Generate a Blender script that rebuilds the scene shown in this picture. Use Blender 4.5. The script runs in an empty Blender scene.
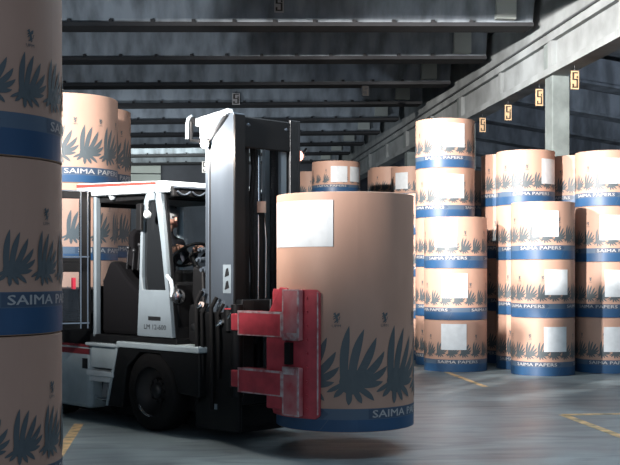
import bpy, bmesh, math, random
from mathutils import Vector, Matrix
PI = math.pi
R = math.radians
sc = bpy.context.scene
C = sc.collection
rnd = random.Random(7)

# ------------------------------------------------------------------ camera
F = 1100.0; HOR = 272.0; CX = 310.0; CAMZ = 1.6
cd = bpy.data.cameras.new('camera'); cam = bpy.data.objects.new('camera', cd); C.objects.link(cam)
cd.sensor_width = 36; cd.lens = 36*F/620; cd.shift_y = (HOR-232.5)/620; cd.clip_end = 200
cam.location = (0, 0, CAMZ); cam.rotation_euler = (PI/2, 0, 0)
sc.camera = cam

# ------------------------------------------------------------------ world, lights, exposure
w = bpy.data.worlds.new('world'); sc.world = w; w.use_nodes = True
w.node_tree.nodes['Background'].inputs[0].default_value = (0.62, 0.78, 1.0, 1)
w.node_tree.nodes['Background'].inputs[1].default_value = 0.36
sc.view_settings.view_transform = 'Standard'; sc.view_settings.look = 'None'
sc.view_settings.exposure = 0.0; sc.view_settings.gamma = 1.0
sc.view_settings.use_curve_mapping = False

def light(name, kind, loc, target, energy, color, **kw):
    l = bpy.data.lights.new(name, kind); l.energy = energy; l.color = color
    for k, v in kw.items(): setattr(l, k, v)
    o = bpy.data.objects.new(name, l); C.objects.link(o); o.location = loc
    d = Vector(target)-Vector(loc)
    o.rotation_euler = d.to_track_quat('-Z', 'Y').to_euler()
    return o
# flood lamp hung at the left of the hall, lighting rolls, mast and girder
light('flood_lamp', 'SPOT', (-6.6, 3.2, 5.2), (1.6, 15.5, 4.5), 31000, (1.0, 0.93, 0.88),
      spot_size=R(50), spot_blend=1.0, shadow_soft_size=0.18)
# unseen fill panel standing in for daylight from an open bay behind the camera
light('rear_daylight_fill', 'AREA', (2.0, -6.0, 3.6), (0.5, 14, 4.5), 100, (0.74, 0.88, 1.0),
      shape='RECTANGLE', size=9.0, size_y=4.5)
# unseen overhead fill panel, added to light the aisle floor
light('overhead_fill', 'AREA', (1.8, 10.3, 5.85), (1.8, 10.4, 0), 340, (0.76, 0.89, 1.0),
      shape='RECTANGLE', size=6.0, size_y=4.0)

# second flood lamp over the aisle, for the stacks along the right side
light('aisle_flood_lamp', 'SPOT', (-4.6, 12.0, 5.6), (3.4, 17.8, 3.9), 10500, (1.0, 0.94, 0.90), spot_size=R(54), spot_blend=1.0, shadow_soft_size=0.15)
# narrow spots without a fixture, added to brighten patches of the crane girder
light('girder_patch_fill', 'SPOT', (-4.6, 12.4, 5.6), (4.05, 21.0, 5.40), 3600, (0.95, 0.98, 1.0), spot_size=R(11), spot_blend=0.9, shadow_soft_size=0.1)
light('girder_patch_fill', 'SPOT', (-4.6, 12.4, 5.6), (3.05, 28.0, 5.55), 6500, (1.0, 0.95, 0.90), spot_size=R(6.5), spot_blend=0.9, shadow_soft_size=0.1)
# unseen upward fill spots, added to brighten the roof of both bays
light('roof_fill', 'SPOT', (-6.8, 8.0, 0.6), (-1.5, 25.0, 6.4), 3000, (0.88, 0.94, 1.0), spot_size=R(66), spot_blend=1.0, shadow_soft_size=0.4)
light('side_roof_fill', 'SPOT', (11.0, 13.0, 0.6), (9.5, 26.0, 5.6), 2600, (0.78, 0.86, 1.0), spot_size=R(75), spot_blend=1.0, shadow_soft_size=0.4)
light('far_roof_fill', 'SPOT', (-7.5, 24.0, 0.6), (-1.0, 40.0, 6.4), 2400, (0.88, 0.94, 1.0), spot_size=R(80), spot_blend=1.0, shadow_soft_size=0.4)
# unseen fill panel, added to brighten the far end wall
light('end_wall_fill', 'AREA', (-6.5, 38.0, 5.3), (-9.5, 45.5, 5.6), 420, (0.95, 1.0, 0.95), shape='RECTANGLE', size=8.0, size_y=0.6)

# ------------------------------------------------------------------ materials
def mat(name, col, rough=0.6, metal=0.0, noise=0.0, nscale=6.0, col2=None, bump=0.0, bscale=40, emit=None, estr=0, stretch=None, spec=None):
    m = bpy.data.materials.new(name); m.use_nodes = True
    nt = m.node_tree; b = nt.nodes['Principled BSDF']
    b.inputs['Base Color'].default_value = (*col, 1)
    b.inputs['Roughness'].default_value = rough; b.inputs['Metallic'].default_value = metal
    if spec is not None: b.inputs['Specular IOR Level'].default_value = spec
    if noise or bump:
        tc = nt.nodes.new('ShaderNodeTexCoord'); mp = nt.nodes.new('ShaderNodeMapping')
        nt.links.new(tc.outputs['Object'], mp.inputs[0])
        if stretch: mp.inputs['Scale'].default_value = stretch
    if noise:
        n = nt.nodes.new('ShaderNodeTexNoise'); n.inputs['Scale'].default_value = nscale; n.inputs['Detail'].default_value = 6
        nt.links.new(mp.outputs[0], n.inputs[0])
        r = nt.nodes.new('ShaderNodeValToRGB')
        c2 = col2 if col2 else tuple(c*(1-noise) for c in col)
        r.color_ramp.elements[0].position = 0.32; r.color_ramp.elements[0].color = (*c2, 1)
        r.color_ramp.elements[1].position = 0.62; r.color_ramp.elements[1].color = (*col, 1)
        nt.links.new(n.outputs[0], r.inputs[0]); nt.links.new(r.outputs[0], b.inputs['Base Color'])
    if bump:
        n2 = nt.nodes.new('ShaderNodeTexNoise'); n2.inputs['Scale'].default_value = bscale; n2.inputs['Detail'].default_value = 4
        nt.links.new(mp.outputs[0], n2.inputs[0])
        bp = nt.nodes.new('ShaderNodeBump'); bp.inputs['Strength'].default_value = bump; bp.inputs['Distance'].default_value = 0.02
        nt.links.new(n2.outputs[0], bp.inputs['Height']); nt.links.new(bp.outputs[0], b.inputs['Normal'])
    if emit:
        b.inputs['Emission Color'].default_value = (*emit, 1); b.inputs['Emission Strength'].default_value = estr
    return m

def glass_mat(name, tint=(0.75, 0.82, 0.85), refl=0.12):
    m = bpy.data.materials.new(name); m.use_nodes = True; nt = m.node_tree
    for n in list(nt.nodes): nt.nodes.remove(n)
    out = nt.nodes.new('ShaderNodeOutputMaterial'); mx = nt.nodes.new('ShaderNodeMixShader')
    t = nt.nodes.new('ShaderNodeBsdfTransparent'); t.inputs[0].default_value = (*tint, 1)
    g = nt.nodes.new('ShaderNodeBsdfGlossy'); g.inputs['Roughness'].default_value = 0.05
    mx.inputs[0].default_value = refl
    nt.links.new(t.outputs[0], mx.inputs[1]); nt.links.new(g.outputs[0], mx.inputs[2]); nt.links.new(mx.outputs[0], out.inputs[0])
    return m

M = {}
M['kraft'] = mat('kraft_paper', (0.475, 0.295, 0.222), 0.55, noise=0.10, nscale=3.0, bump=0.05, bscale=14, stretch=(1, 1, 0.5))
M['kraft_end'] = mat('kraft_end', (0.50, 0.33, 0.24), 0.7, noise=0.15, nscale=5)
M['ink'] = mat('slate_ink', (0.085, 0.104, 0.114), 0.5)
M['ink_band'] = mat('slate_band', (0.075, 0.115, 0.17), 0.5)
M['ink_block'] = mat('text_block_ink', (0.045, 0.075, 0.125), 0.5)
M['blue'] = mat('blue_band', (0.021, 0.074, 0.168), 0.45, noise=0.15, nscale=4)
M['text'] = mat('pale_print', (0.42, 0.42, 0.42), 0.5)
M['label'] = mat('white_label', (0.64, 0.69, 0.72), 0.45, noise=0.12, nscale=9)
M['white'] = mat('truck_white', (0.50, 0.56, 0.59), 0.35, noise=0.12, nscale=4)
M['grey_body'] = mat('truck_grey', (0.34, 0.41, 0.44), 0.45, noise=0.2, nscale=4)
M['black'] = mat('truck_black', (0.0065, 0.007, 0.008), 0.5, noise=0.3, nscale=7, spec=0.25)
M['rubber'] = mat('rubber', (0.007, 0.007, 0.0075), 0.8, bump=0.2, spec=0.2)
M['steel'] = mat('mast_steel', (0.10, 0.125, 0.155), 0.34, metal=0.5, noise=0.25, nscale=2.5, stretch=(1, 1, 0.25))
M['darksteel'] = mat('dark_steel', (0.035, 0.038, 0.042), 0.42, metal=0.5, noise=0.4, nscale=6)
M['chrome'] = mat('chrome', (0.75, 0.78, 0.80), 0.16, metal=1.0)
M['red'] = mat('clamp_red', (0.50, 0.058, 0.078), 0.42, noise=0.35, nscale=7)
M['red_worn'] = mat('clamp_red_worn', (0.48, 0.20, 0.21), 0.5, noise=0.5, nscale=5, col2=(0.42, 0.055, 0.07))
M['worn'] = mat('worn_edge', (0.50, 0.46, 0.46), 0.5, noise=0.5, nscale=14, col2=(0.34, 0.09, 0.10))
M['maroon'] = mat('maroon_stripe', (0.16, 0.022, 0.028), 0.4)
M['orange'] = mat('red_stripe', (0.42, 0.045, 0.035), 0.4)
M['glass'] = glass_mat('cab_glass', (0.93, 0.95, 0.96), 0.05)
M['darkglass'] = mat('dark_glass', (0.012, 0.014, 0.016), 0.08)
M['fabric'] = mat('black_fabric', (0.005, 0.005, 0.006), 0.95, spec=0.1)
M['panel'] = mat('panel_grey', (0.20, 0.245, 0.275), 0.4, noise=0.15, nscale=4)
M['rim'] = mat('dark_rim', (0.012, 0.012, 0.013), 0.5, spec=0.3)
M['skin'] = mat('skin', (0.50, 0.27, 0.20), 0.55)
M['overall'] = mat('dark_overall', (0.016, 0.018, 0.026), 0.9, noise=0.3)
M['hair'] = mat('grey_hair', (0.26, 0.26, 0.26), 0.8, bump=0.4, bscale=80)
M['lens'] = mat('lamp_lens', (0.9, 0.8, 0.7), 0.2, emit=(1.0, 0.80, 0.66), estr=22)
M['lens_red'] = mat('lamp_lens_red', (0.9, 0.5, 0.4), 0.2, emit=(1.0, 0.42, 0.33), estr=4)
M['peach'] = mat('peach_cap', (0.62, 0.40, 0.30), 0.5)
M['reddot'] = mat('red_plastic', (0.5, 0.03, 0.06), 0.4)
M['mesh'] = mat('step_mesh', (0.45, 0.48, 0.5), 0.5, metal=0.5)
M['conc'] = mat('pale_concrete', (0.26, 0.285, 0.29), 0.8, noise=0.35, nscale=1.6, bump=0.1, bscale=20)
M['conc_col'] = mat('column_concrete', (0.18, 0.215, 0.212), 0.85, noise=0.35, nscale=3, bump=0.1, bscale=20)
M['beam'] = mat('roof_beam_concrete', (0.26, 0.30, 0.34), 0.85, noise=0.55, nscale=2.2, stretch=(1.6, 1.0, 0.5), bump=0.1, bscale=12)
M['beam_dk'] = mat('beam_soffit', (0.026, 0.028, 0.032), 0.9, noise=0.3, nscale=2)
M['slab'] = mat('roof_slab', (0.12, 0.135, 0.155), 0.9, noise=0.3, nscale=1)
M['rail'] = mat('crane_rail', (0.12, 0.13, 0.14), 0.4, metal=0.6)
M['wall'] = mat('dark_wall', (0.085, 0.092, 0.11), 0.9, noise=0.3, nscale=0.8)
M['wall_pale'] = mat('pale_wall', (0.42, 0.46, 0.44), 0.85, noise=0.15, nscale=0.8)
M['sign'] = mat('tag_tan', (0.62, 0.42, 0.24), 0.6, noise=0.2, nscale=20)
M['sign_grey'] = mat('tag_grey', (0.42, 0.40, 0.40), 0.6)
M['signink'] = mat('tag_ink', (0.03, 0.025, 0.02), 0.6)
M['yellow'] = mat('yellow_paint', (0.74, 0.50, 0.24), 0.6, noise=0.6, nscale=7, col2=(0.24, 0.22, 0.15))

def floor_mat():
    m = bpy.data.materials.new('floor_concrete'); m.use_nodes = True; nt = m.node_tree; b = nt.nodes['Principled BSDF']
    tc = nt.nodes.new('ShaderNodeTexCoord')
    def noise(scale, detail, st, dist=0.0):
        mp = nt.nodes.new('ShaderNodeMapping'); mp.inputs['Scale'].default_value = st
        nt.links.new(tc.outputs['Object'], mp.inputs[0])
        n = nt.nodes.new('ShaderNodeTexNoise'); n.inputs['Scale'].default_value = scale; n.inputs['Detail'].default_value = detail
        n.inputs['Distortion'].default_value = dist
        nt.links.new(mp.outputs[0], n.inputs[0]); return n
    a = noise(0.9, 8, (1, 1, 1), 0.8); c = noise(2.2, 6, (0.35, 1.6, 1), 1.2); g = noise(26, 3, (1, 1, 1))
    ra = nt.nodes.new('ShaderNodeValToRGB')
    ra.color_ramp.elements[0].position = 0.3; ra.color_ramp.elements[0].color = (0.118, 0.150, 0.166, 1)
    ra.color_ramp.elements[1].position = 0.7; ra.color_ramp.elements[1].color = (0.265, 0.332, 0.352, 1)
    nt.links.new(a.outputs[0], ra.inputs[0])
    rc = nt.nodes.new('ShaderNodeValToRGB')
    rc.color_ramp.elements[0].position = 0.34; rc.color_ramp.elements[0].color = (0.45, 0.45, 0.46, 1)
    rc.color_ramp.elements[1].position = 0.55; rc.color_ramp.elements[1].color = (1, 1, 1, 1)
    nt.links.new(c.outputs[0], rc.inputs[0])
    mx = nt.nodes.new('ShaderNodeMix'); mx.data_type = 'RGBA'; mx.blend_type = 'MULTIPLY'; mx.inputs[0].default_value = 0.75
    nt.links.new(ra.outputs[0], mx.inputs[6]); nt.links.new(rc.outputs[0], mx.inputs[7])
    nt.links.new(mx.outputs[2], b.inputs['Base Color'])
    rr = nt.nodes.new('ShaderNodeMapRange'); rr.inputs[3].default_value = 0.28; rr.inputs[4].default_value = 0.55
    nt.links.new(a.outputs[0], rr.inputs[0]); nt.links.new(rr.outputs[0], b.inputs['Roughness'])
    bp = nt.nodes.new('ShaderNodeBump'); bp.inputs['Strength'].default_value = 0.12; bp.inputs['Distance'].default_value = 0.01
    nt.links.new(g.outputs[0], bp.inputs['Height']); nt.links.new(bp.outputs[0], b.inputs['Normal'])
    return m
M['floor'] = floor_mat()

# ------------------------------------------------------------------ mesh helpers
class MB:
    def __init__(s): s.v = []; s.f = []; s.mi = []; s.sm = []
    def add(s, vs, fs, mi=0, smooth=False):
        n = len(s.v); s.v += [tuple(v) for v in vs]
        for f in fs: s.f.append([i+n for i in f]); s.mi.append(mi); s.sm.append(smooth)
    def box(s, a, b, mi=0, mtx=None):
        (x0, y0, z0), (x1, y1, z1) = [tuple(min(p, q) for p, q in zip(a, b)), tuple(max(p, q) for p, q in zip(a, b))]
        vs = [Vector(p) for p in ((x0,y0,z0),(x1,y0,z0),(x1,y1,z0),(x0,y1,z0),(x0,y0,z1),(x1,y0,z1),(x1,y1,z1),(x0,y1,z1))]
        if mtx: vs = [mtx @ v for v in vs]
        s.add(vs, [(0,3,2,1),(4,5,6,7),(0,1,5,4),(1,2,6,5),(2,3,7,6),(3,0,4,7)], mi)
    def prism(s, pts, off, mi=0):
        """closed polygon pts (3d) extruded by vector off"""
        n = len(pts); off = Vector(off); a = [Vector(p) for p in pts]; b = [p+off for p in a]
        nrm = Vector((0,0,0))
        for i in range(n): nrm += a[i].cross(a[(i+1) % n])
        if nrm.dot(off) > 0: a.reverse(); b.reverse()
        fs = [tuple(range(n)), tuple(range(2*n-1, n-1, -1))]
        fs += [(i, n+i, n+(i+1) % n, (i+1) % n) for i in range(n)]
        s.add(a+b, fs, mi)
    def ring(s, outer, inner, off, mi=0):
        """frame between two polygons of the same count, extruded by off"""
        n = len(outer); off = Vector(off)
        o = [Vector(p) for p in outer]; i_ = [Vector(p) for p in inner]
        vs = o+i_+[p+off for p in o]+[p+off for p in i_]
        fs = []
        for k in range(n):
            j = (k+1) % n
            fs += [(k, j, n+j, n+k), (2*n+k, 3*n+k, 3*n+j, 2*n+j), (k, 2*n+k, 2*n+j, j), (n+k, n+j, 3*n+j, 3*n+k)]
        s.add(vs, fs, mi)
    def tube(s, pts, r, n=10, mi=0, caps=True):
        pts = [Vector(p) for p in pts]; m = len(pts); vs = []
        rs = r if isinstance(r, (list, tuple)) else [r]*m
        up = None
        for i, p in enumerate(pts):
            d = (pts[min(i+1, m-1)]-pts[max(i-1, 0)]).normalized()
            if up is None:
                up = Vector((0,0,1)) if abs(d.z) < 0.9 else Vector((1,0,0))
            x = d.cross(up).normalized(); y = x.cross(d).normalized(); up = y
            for k in range(n):
                a = 2*PI*k/n; vs.append(p+x*(math.cos(a)*rs[i])+y*(math.sin(a)*rs[i]))
        fs = []
        for i in range(m-1):
            for k in range(n):
                j = (k+1) % n; fs.append((i*n+k, i*n+j, (i+1)*n+j, (i+1)*n+k))
        s.add(vs, fs, mi, True)
        if caps:
            s.add(vs[:n], [tuple(range(n-1, -1, -1))], mi); s.add(vs[-n:], [tuple(range(n))], mi)
    def lathe(s, prof, c, axis, n=32, mi=0):
        """profile (radius, height) turned about axis ('x','y','z') at c"""
        vs = []; fs = []; c = Vector(c)
        for r, h in prof:
            for k in range(n):
                a = 2*PI*k/n; u, v_ = r*math.cos(a), r*math.sin(a)
                vs.append(c+Vector({'z': (u, v_, h), 'y': (u, h, v_), 'x': (h, u, v_)}[axis]))
        for i in range(len(prof)-1):
            for k in range(n):
                j = (k+1) % n; fs.append((i*n+k, i*n+j, (i+1)*n+j, (i+1)*n+k))
        s.add(vs, fs, mi, True)
    def mesh(s, name, mats):
        me = bpy.data.meshes.new(name); me.from_pydata(s.v, [], s.f)
        for m in (mats if isinstance(mats, (list, tuple)) else [mats]): me.materials.append(m)
        me.polygons.foreach_set('material_index', s.mi); me.polygons.foreach_set('use_smooth', s.sm)
        me.update(); return me
    def build(s, name, mats, parent=None, bevel=0, fix=True):
        me = s.mesh(name, mats)
        if fix:
            bm = bmesh.new(); bm.from_mesh(me); bmesh.ops.recalc_face_normals(bm, faces=bm.faces); bm.to_mesh(me); bm.free()
        o = bpy.data.objects.new(name, me); C.objects.link(o)
        if parent: o.parent = parent
        if bevel:
            b = o.modifiers.new('bevel', 'BEVEL'); b.width = bevel; b.segments = 2; b.limit_method = 'ANGLE'; b.angle_limit = R(40)
        return o
def tag(o, label=None, cat=None, group=None, kind=None):
    if label: o['label'] = label
    if cat: o['category'] = cat
    if group: o['group'] = group
    if kind: o['kind'] = kind
    return o
def empty(name, loc, rz=0):
    o = bpy.data.objects.new(name, None); C.objects.link(o); o.location = loc; o.rotation_euler = (0, 0, rz)
    o.empty_display_size = 0.2; return o
def onebox(name, a, b, m, parent=None, bevel=0):
    k = MB(); k.box(a, b); return k.build(name, m, parent, bevel)

# ------------------------------------------------------------------ the hall (built in hall axes: x across, y along, turned by YAW)
YAW = math.atan(0.118)
def struct(mb, name, mats, bevel=0, label=None):
    o = mb.build(name, mats, None, bevel); o.rotation_euler = (0, 0, YAW); o['kind'] = 'structure'
    if label: o['label'] = label
    return o
UL, UR, VN, VF = -11.0, 15.0, -8.0, 46.0
UG = 6.45          # crane girder line
k = MB(); k.box((UL-.2, VN, -0.2), (UR+.2, VF+.2, 0)); floor = struct(k, 'floor', M['floor'])
k = MB(); k.box((UL-.2, 4.0, -0.0), (UL, VF, 6.8)); struct(k, 'wall_left', M['wall'])
k = MB(); k.box((UR, 4.0, 0), (UR+.2, VF, 6.9)); struct(k, 'wall_right', M['wall'])
k = MB(); k.box((UL-.2, VF, 0), (UR+.2, VF+.2, 6.9)); struct(k, 'wall_back', M['wall'])
k = MB(); k.box((UL, VF-.25, 5.1), (-0.8, VF-.002, 5.62)); k.box((UL, VF-.35, 5.66), (-0.8, VF-.002, 6.05)); struct(k, 'trim_1', M['wall_pale'])
def zb(u): return 6.10+0.025*(u-UG)          # underside of the roof beams
k = MB()
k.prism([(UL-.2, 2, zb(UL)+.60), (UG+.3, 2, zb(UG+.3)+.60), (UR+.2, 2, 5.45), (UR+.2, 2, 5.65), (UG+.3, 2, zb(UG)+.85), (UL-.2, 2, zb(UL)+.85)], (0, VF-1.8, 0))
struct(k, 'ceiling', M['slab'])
BV0, BDV = 19.55, 3.12
for i in range(-5, 9):
    v = BV0+BDV*i
    if v > VF-.6: break
    k = MB(); L0 = UL; L1 = UG-.02
    def bx(u0, u1, dv0, dv1, dz0, dz1, mi):
        k.add([(u0, v+dv0, zb(u0)+dz0), (u1, v+dv0, zb(u1)+dz0), (u1, v+dv1, zb(u1)+dz0), (u0, v+dv1, zb(u0)+dz0),
               (u0, v+dv0, zb(u0)+dz1), (u1, v+dv0, zb(u1)+dz1), (u1, v+dv1, zb(u1)+dz1), (u0, v+dv1, zb(u0)+dz1)],
              [(4,5,6,7),(0,1,5,4),(1,2,6,5),(2,3,7,6),(3,0,4,7)], mi)
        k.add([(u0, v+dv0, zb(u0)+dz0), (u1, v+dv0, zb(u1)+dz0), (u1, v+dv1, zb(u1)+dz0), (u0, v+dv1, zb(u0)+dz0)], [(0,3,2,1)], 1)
    k.add([(L0, v+.05, zb(L0)+.07), (L1, v+.05, zb(L1)+.07), (L1, v+.46, zb(L1)+.07), (L0, v+.46, zb(L0)+.07),
           (L0, v-.12, zb(L0)+.62), (L1, v-.12, zb(L1)+.62), (L1, v+.60, zb(L1)+.62), (L0, v+.60, zb(L0)+.62)],
          [(4,5,6,7),(0,1,5,4),(1,2,6,5),(2,3,7,6),(3,0,4,7),(0,3,2,1)], 0)      # web leaning out towards the top
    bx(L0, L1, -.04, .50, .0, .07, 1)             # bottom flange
    u = L0+.4
    while u < L1-.6:                             # small fixing lugs standing on the flange
        k.box((u, v-.03, zb(u)+.07), (u+.06, v+.06, zb(u)+.12), 1); u += 0.72
    k.box((UG-.75, v-.14, zb(UG)+.10), (UG-.38, v+.02, zb(UG)+.58), 2)   # pale end plate
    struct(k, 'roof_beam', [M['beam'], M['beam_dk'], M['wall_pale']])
    # beams of the side bay falling away to the right
    k = MB()
    za, ze = 5.95, 4.75
    k.prism([(UG+.35, v, za), (UR, v, ze), (UR, v, ze+.5), (UG+.35, v, za+.55)], (0, .4, 0))
    k.prism([(UG+.35, v-.08, za-.06), (UR, v-.08, ze-.06), (UR, v-.08, ze), (UG+.35, v-.08, za)], (0, .56, 0))
    struct(k, 'side_bay_beam', M['beam'])
# crane girder with recessed panels between stiffeners, and the concrete edge beam over it
COLV = [12.55, 18.8, 25.05, 31.3, 37.55, 43.8]
k = MB(); g0, g1 = 6.0, VF-.3
k.box((UG+.10, g0, 5.10), (UG+.30, g1, 5.78))
k.box((UG, g0, 5.08), (UG+.36, g1, 5.20)); k.box((UG, g0, 5.66), (UG+.36, g1, 5.80))
v = 12.5-6.25
while v < g1:
    k.box((UG+.01, v-.1, 5.2), (UG+.12, v+.1, 5.66)); k.box((UG+.03, v+3.05, 5.2), (UG+.12, v+3.2, 5.66)); v += 6.25
struct(k, 'crane_girder', M['conc'])
k = MB(); k.box((UG+.02, g0, 5.80), (UG+.12, g1, 5.87)); k.box((UG-.03, g0, 5.81), (UG, g1, 5.84)); struct(k, 'crane_rail', M['rail'])
k = MB(); k.box((UG+.16, g0, 5.88), (UG+.38, g1, 6.66)); struct(k, 'trim_2', M['conc'])
for v in COLV:
    k = MB(); k.box((UG+.08, v, 0), (UG+.40, v+.4, 5.08)); k.box((UG+.04, v+.04, 5.2), (UG+.12, v+.36, 5.9))
    struct(k, 'column', M['conc_col'], bevel=.015)

# yellow painted lines on the floor (world positions from the ground plane)
def ground(px, py):
    Y = F*CAMZ/(py-HOR); return Vector(((px-CX)/F*Y, Y, 0))
def line(pts, wd, name='floor_line'):
    k = MB()
    for (a, b) in zip(pts[:-1], pts[1:]):
        d = (b-a).normalized(); n = Vector((-d.y, d.x, 0))*wd/2
        vs = [a-n, b-n, b+n, a+n]; vs = [Vector((p.x, p.y, .003)) for p in vs]
        k.add(vs, [(0, 1, 2, 3)])
    o = k.build(name, M['yellow'], floor, fix=False); o.matrix_parent_inverse = Matrix.Rotation(-YAW, 4, 'Z'); return o
dv = Vector((-.117, .993, 0)); du = Vector((.993, .117, 0))
p = ground(563, 415); line([p, p-dv*5], .11); line([p, p+du*5.2], .14)
p = ground(446, 372); line([p, p-dv*2.3], .09)
p = ground(79, 424); line([p, p-dv*2.6], .10)

# hanging bay tags
def hang_tag(name, loc, wd, ht, base, mark, top, label, group, rz=YAW):
    e = empty(name, loc, rz); tag(e, label, 'sign', group)
    k = MB(); k.box((-wd/2, -.012, 0), (wd/2, .012, ht)); k.build('tag_plate', base, e)
    k = MB(); t = wd*.16
    for (x0, x1, z0, z1) in ((-.3, .3, .86, .93), (-.3, .3, .50, .57), (-.3, .3, .08, .15), (-.3, -.12, .55, .9), (.14, .3, .1, .52), (-.3, -.14, .12, .3), (.16, .3, .6, .72)):
        k.box((x0*wd*1.2, -.016, z0*ht), (x1*wd*1.2, -.0121, z1*ht))
    k.build('tag_figure', mark, e)
    k = MB(); k.tube([(0, 0, ht-.005), (0, 0, top)], .008, 6); k.build('hanger_rod', M['darksteel'], e)
ords = ['nearest tan tag hanging under the crane girder, just right of the near column', 'tan tag hanging under the crane girder just left of the near column',
        'second tan tag left of the near column, under the crane girder', 'third tan tag left of the near column, above the tallest roll stack']
for (px, py, v, lb) in ((574, 82, 17.9, ords[0]), (538, 98, 19.75, ords[1]), (506, 113, 21.7, ords[2]), (479.5, 126, 23.6, ords[3])):
    # on the girder axis, under the bottom flange
    x, y = (UG+.16)*math.cos(YAW)-v*math.sin(YAW), (UG+.16)*math.sin(YAW)+v*math.cos(YAW)
    hang_tag('hanging_tag', (x, y, 4.68), .135, .31, M['sign'], M['signink'], .40, lb, 'tags under the crane girder')
def hang_beam(px, py, i, wd, ht, base, label):
    v = BV0+BDV*i-.056
    # ray to plane v = const
    t = (px-CX)/F
    Y = v/(-(math.sin(YAW))*t+math.cos(YAW)); x = t*Y; z = CAMZ+(HOR-py)/F*Y
    top = max(ht+.05, zb(x*math.cos(YAW)+Y*math.sin(YAW))-(z-ht/2)+.02)
    hang_tag('hanging_tag', (x, Y, z-ht/2), wd, ht, base, M['signink'], top, label, 'tags on the roof beams')
hang_beam(279, 4, 0, .17, .30, M['sign_grey'], 'grey tag hung from the nearest visible roof beam at the top edge')
hang_beam(236, 99, 3, .20, .30, M['sign_grey'], 'grey tag on a roof beam directly above the mast top')
hang_beam(365.5, 91, 2, .17, .24, M['beam_dk'], 'dark tag on a roof beam above the distant labelled roll')
hang_beam(205, 167, 7, .22, .42, M['sign_grey'], 'small far tag seen left of the mast, above the cab roof')

# ------------------------------------------------------------------ paper rolls
def glyphs(txt):
    cu = bpy.data.curves.new('t', 'FONT'); cu.body = txt; cu.size = 1; cu.resolution_u = 2
    o = bpy.data.objects.new('t', cu); C.objects.link(o)
    dg = bpy.context.evaluated_depsgraph_get(); dg.update()
    me = o.evaluated_get(dg).to_mesh()
    bm = bmesh.new(); bm.from_mesh(me); bmesh.ops.triangulate(bm, faces=bm.faces)
    vs = [v.co.copy() for v in bm.verts]; bm.verts.index_update(); fs = [[v.index for v in f.verts] for f in bm.faces]
    bm.free(); o.evaluated_get(dg).to_mesh_clear(); bpy.data.objects.remove(o); bpy.data.curves.remove(cu)
    x0 = min(v.x for v in vs); x1 = max(v.x for v in vs); y0 = min(v.y for v in vs); y1 = max(v.y for v in vs)
    return [((v.x-x0)/(x1-x0), (v.y-y0)/(y1-y0)) for v in vs], fs, (x1-x0)/(y1-y0)
G_NAME = glyphs('SAIMA PAPERS'); G_EMB = glyphs('UPM')

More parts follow.
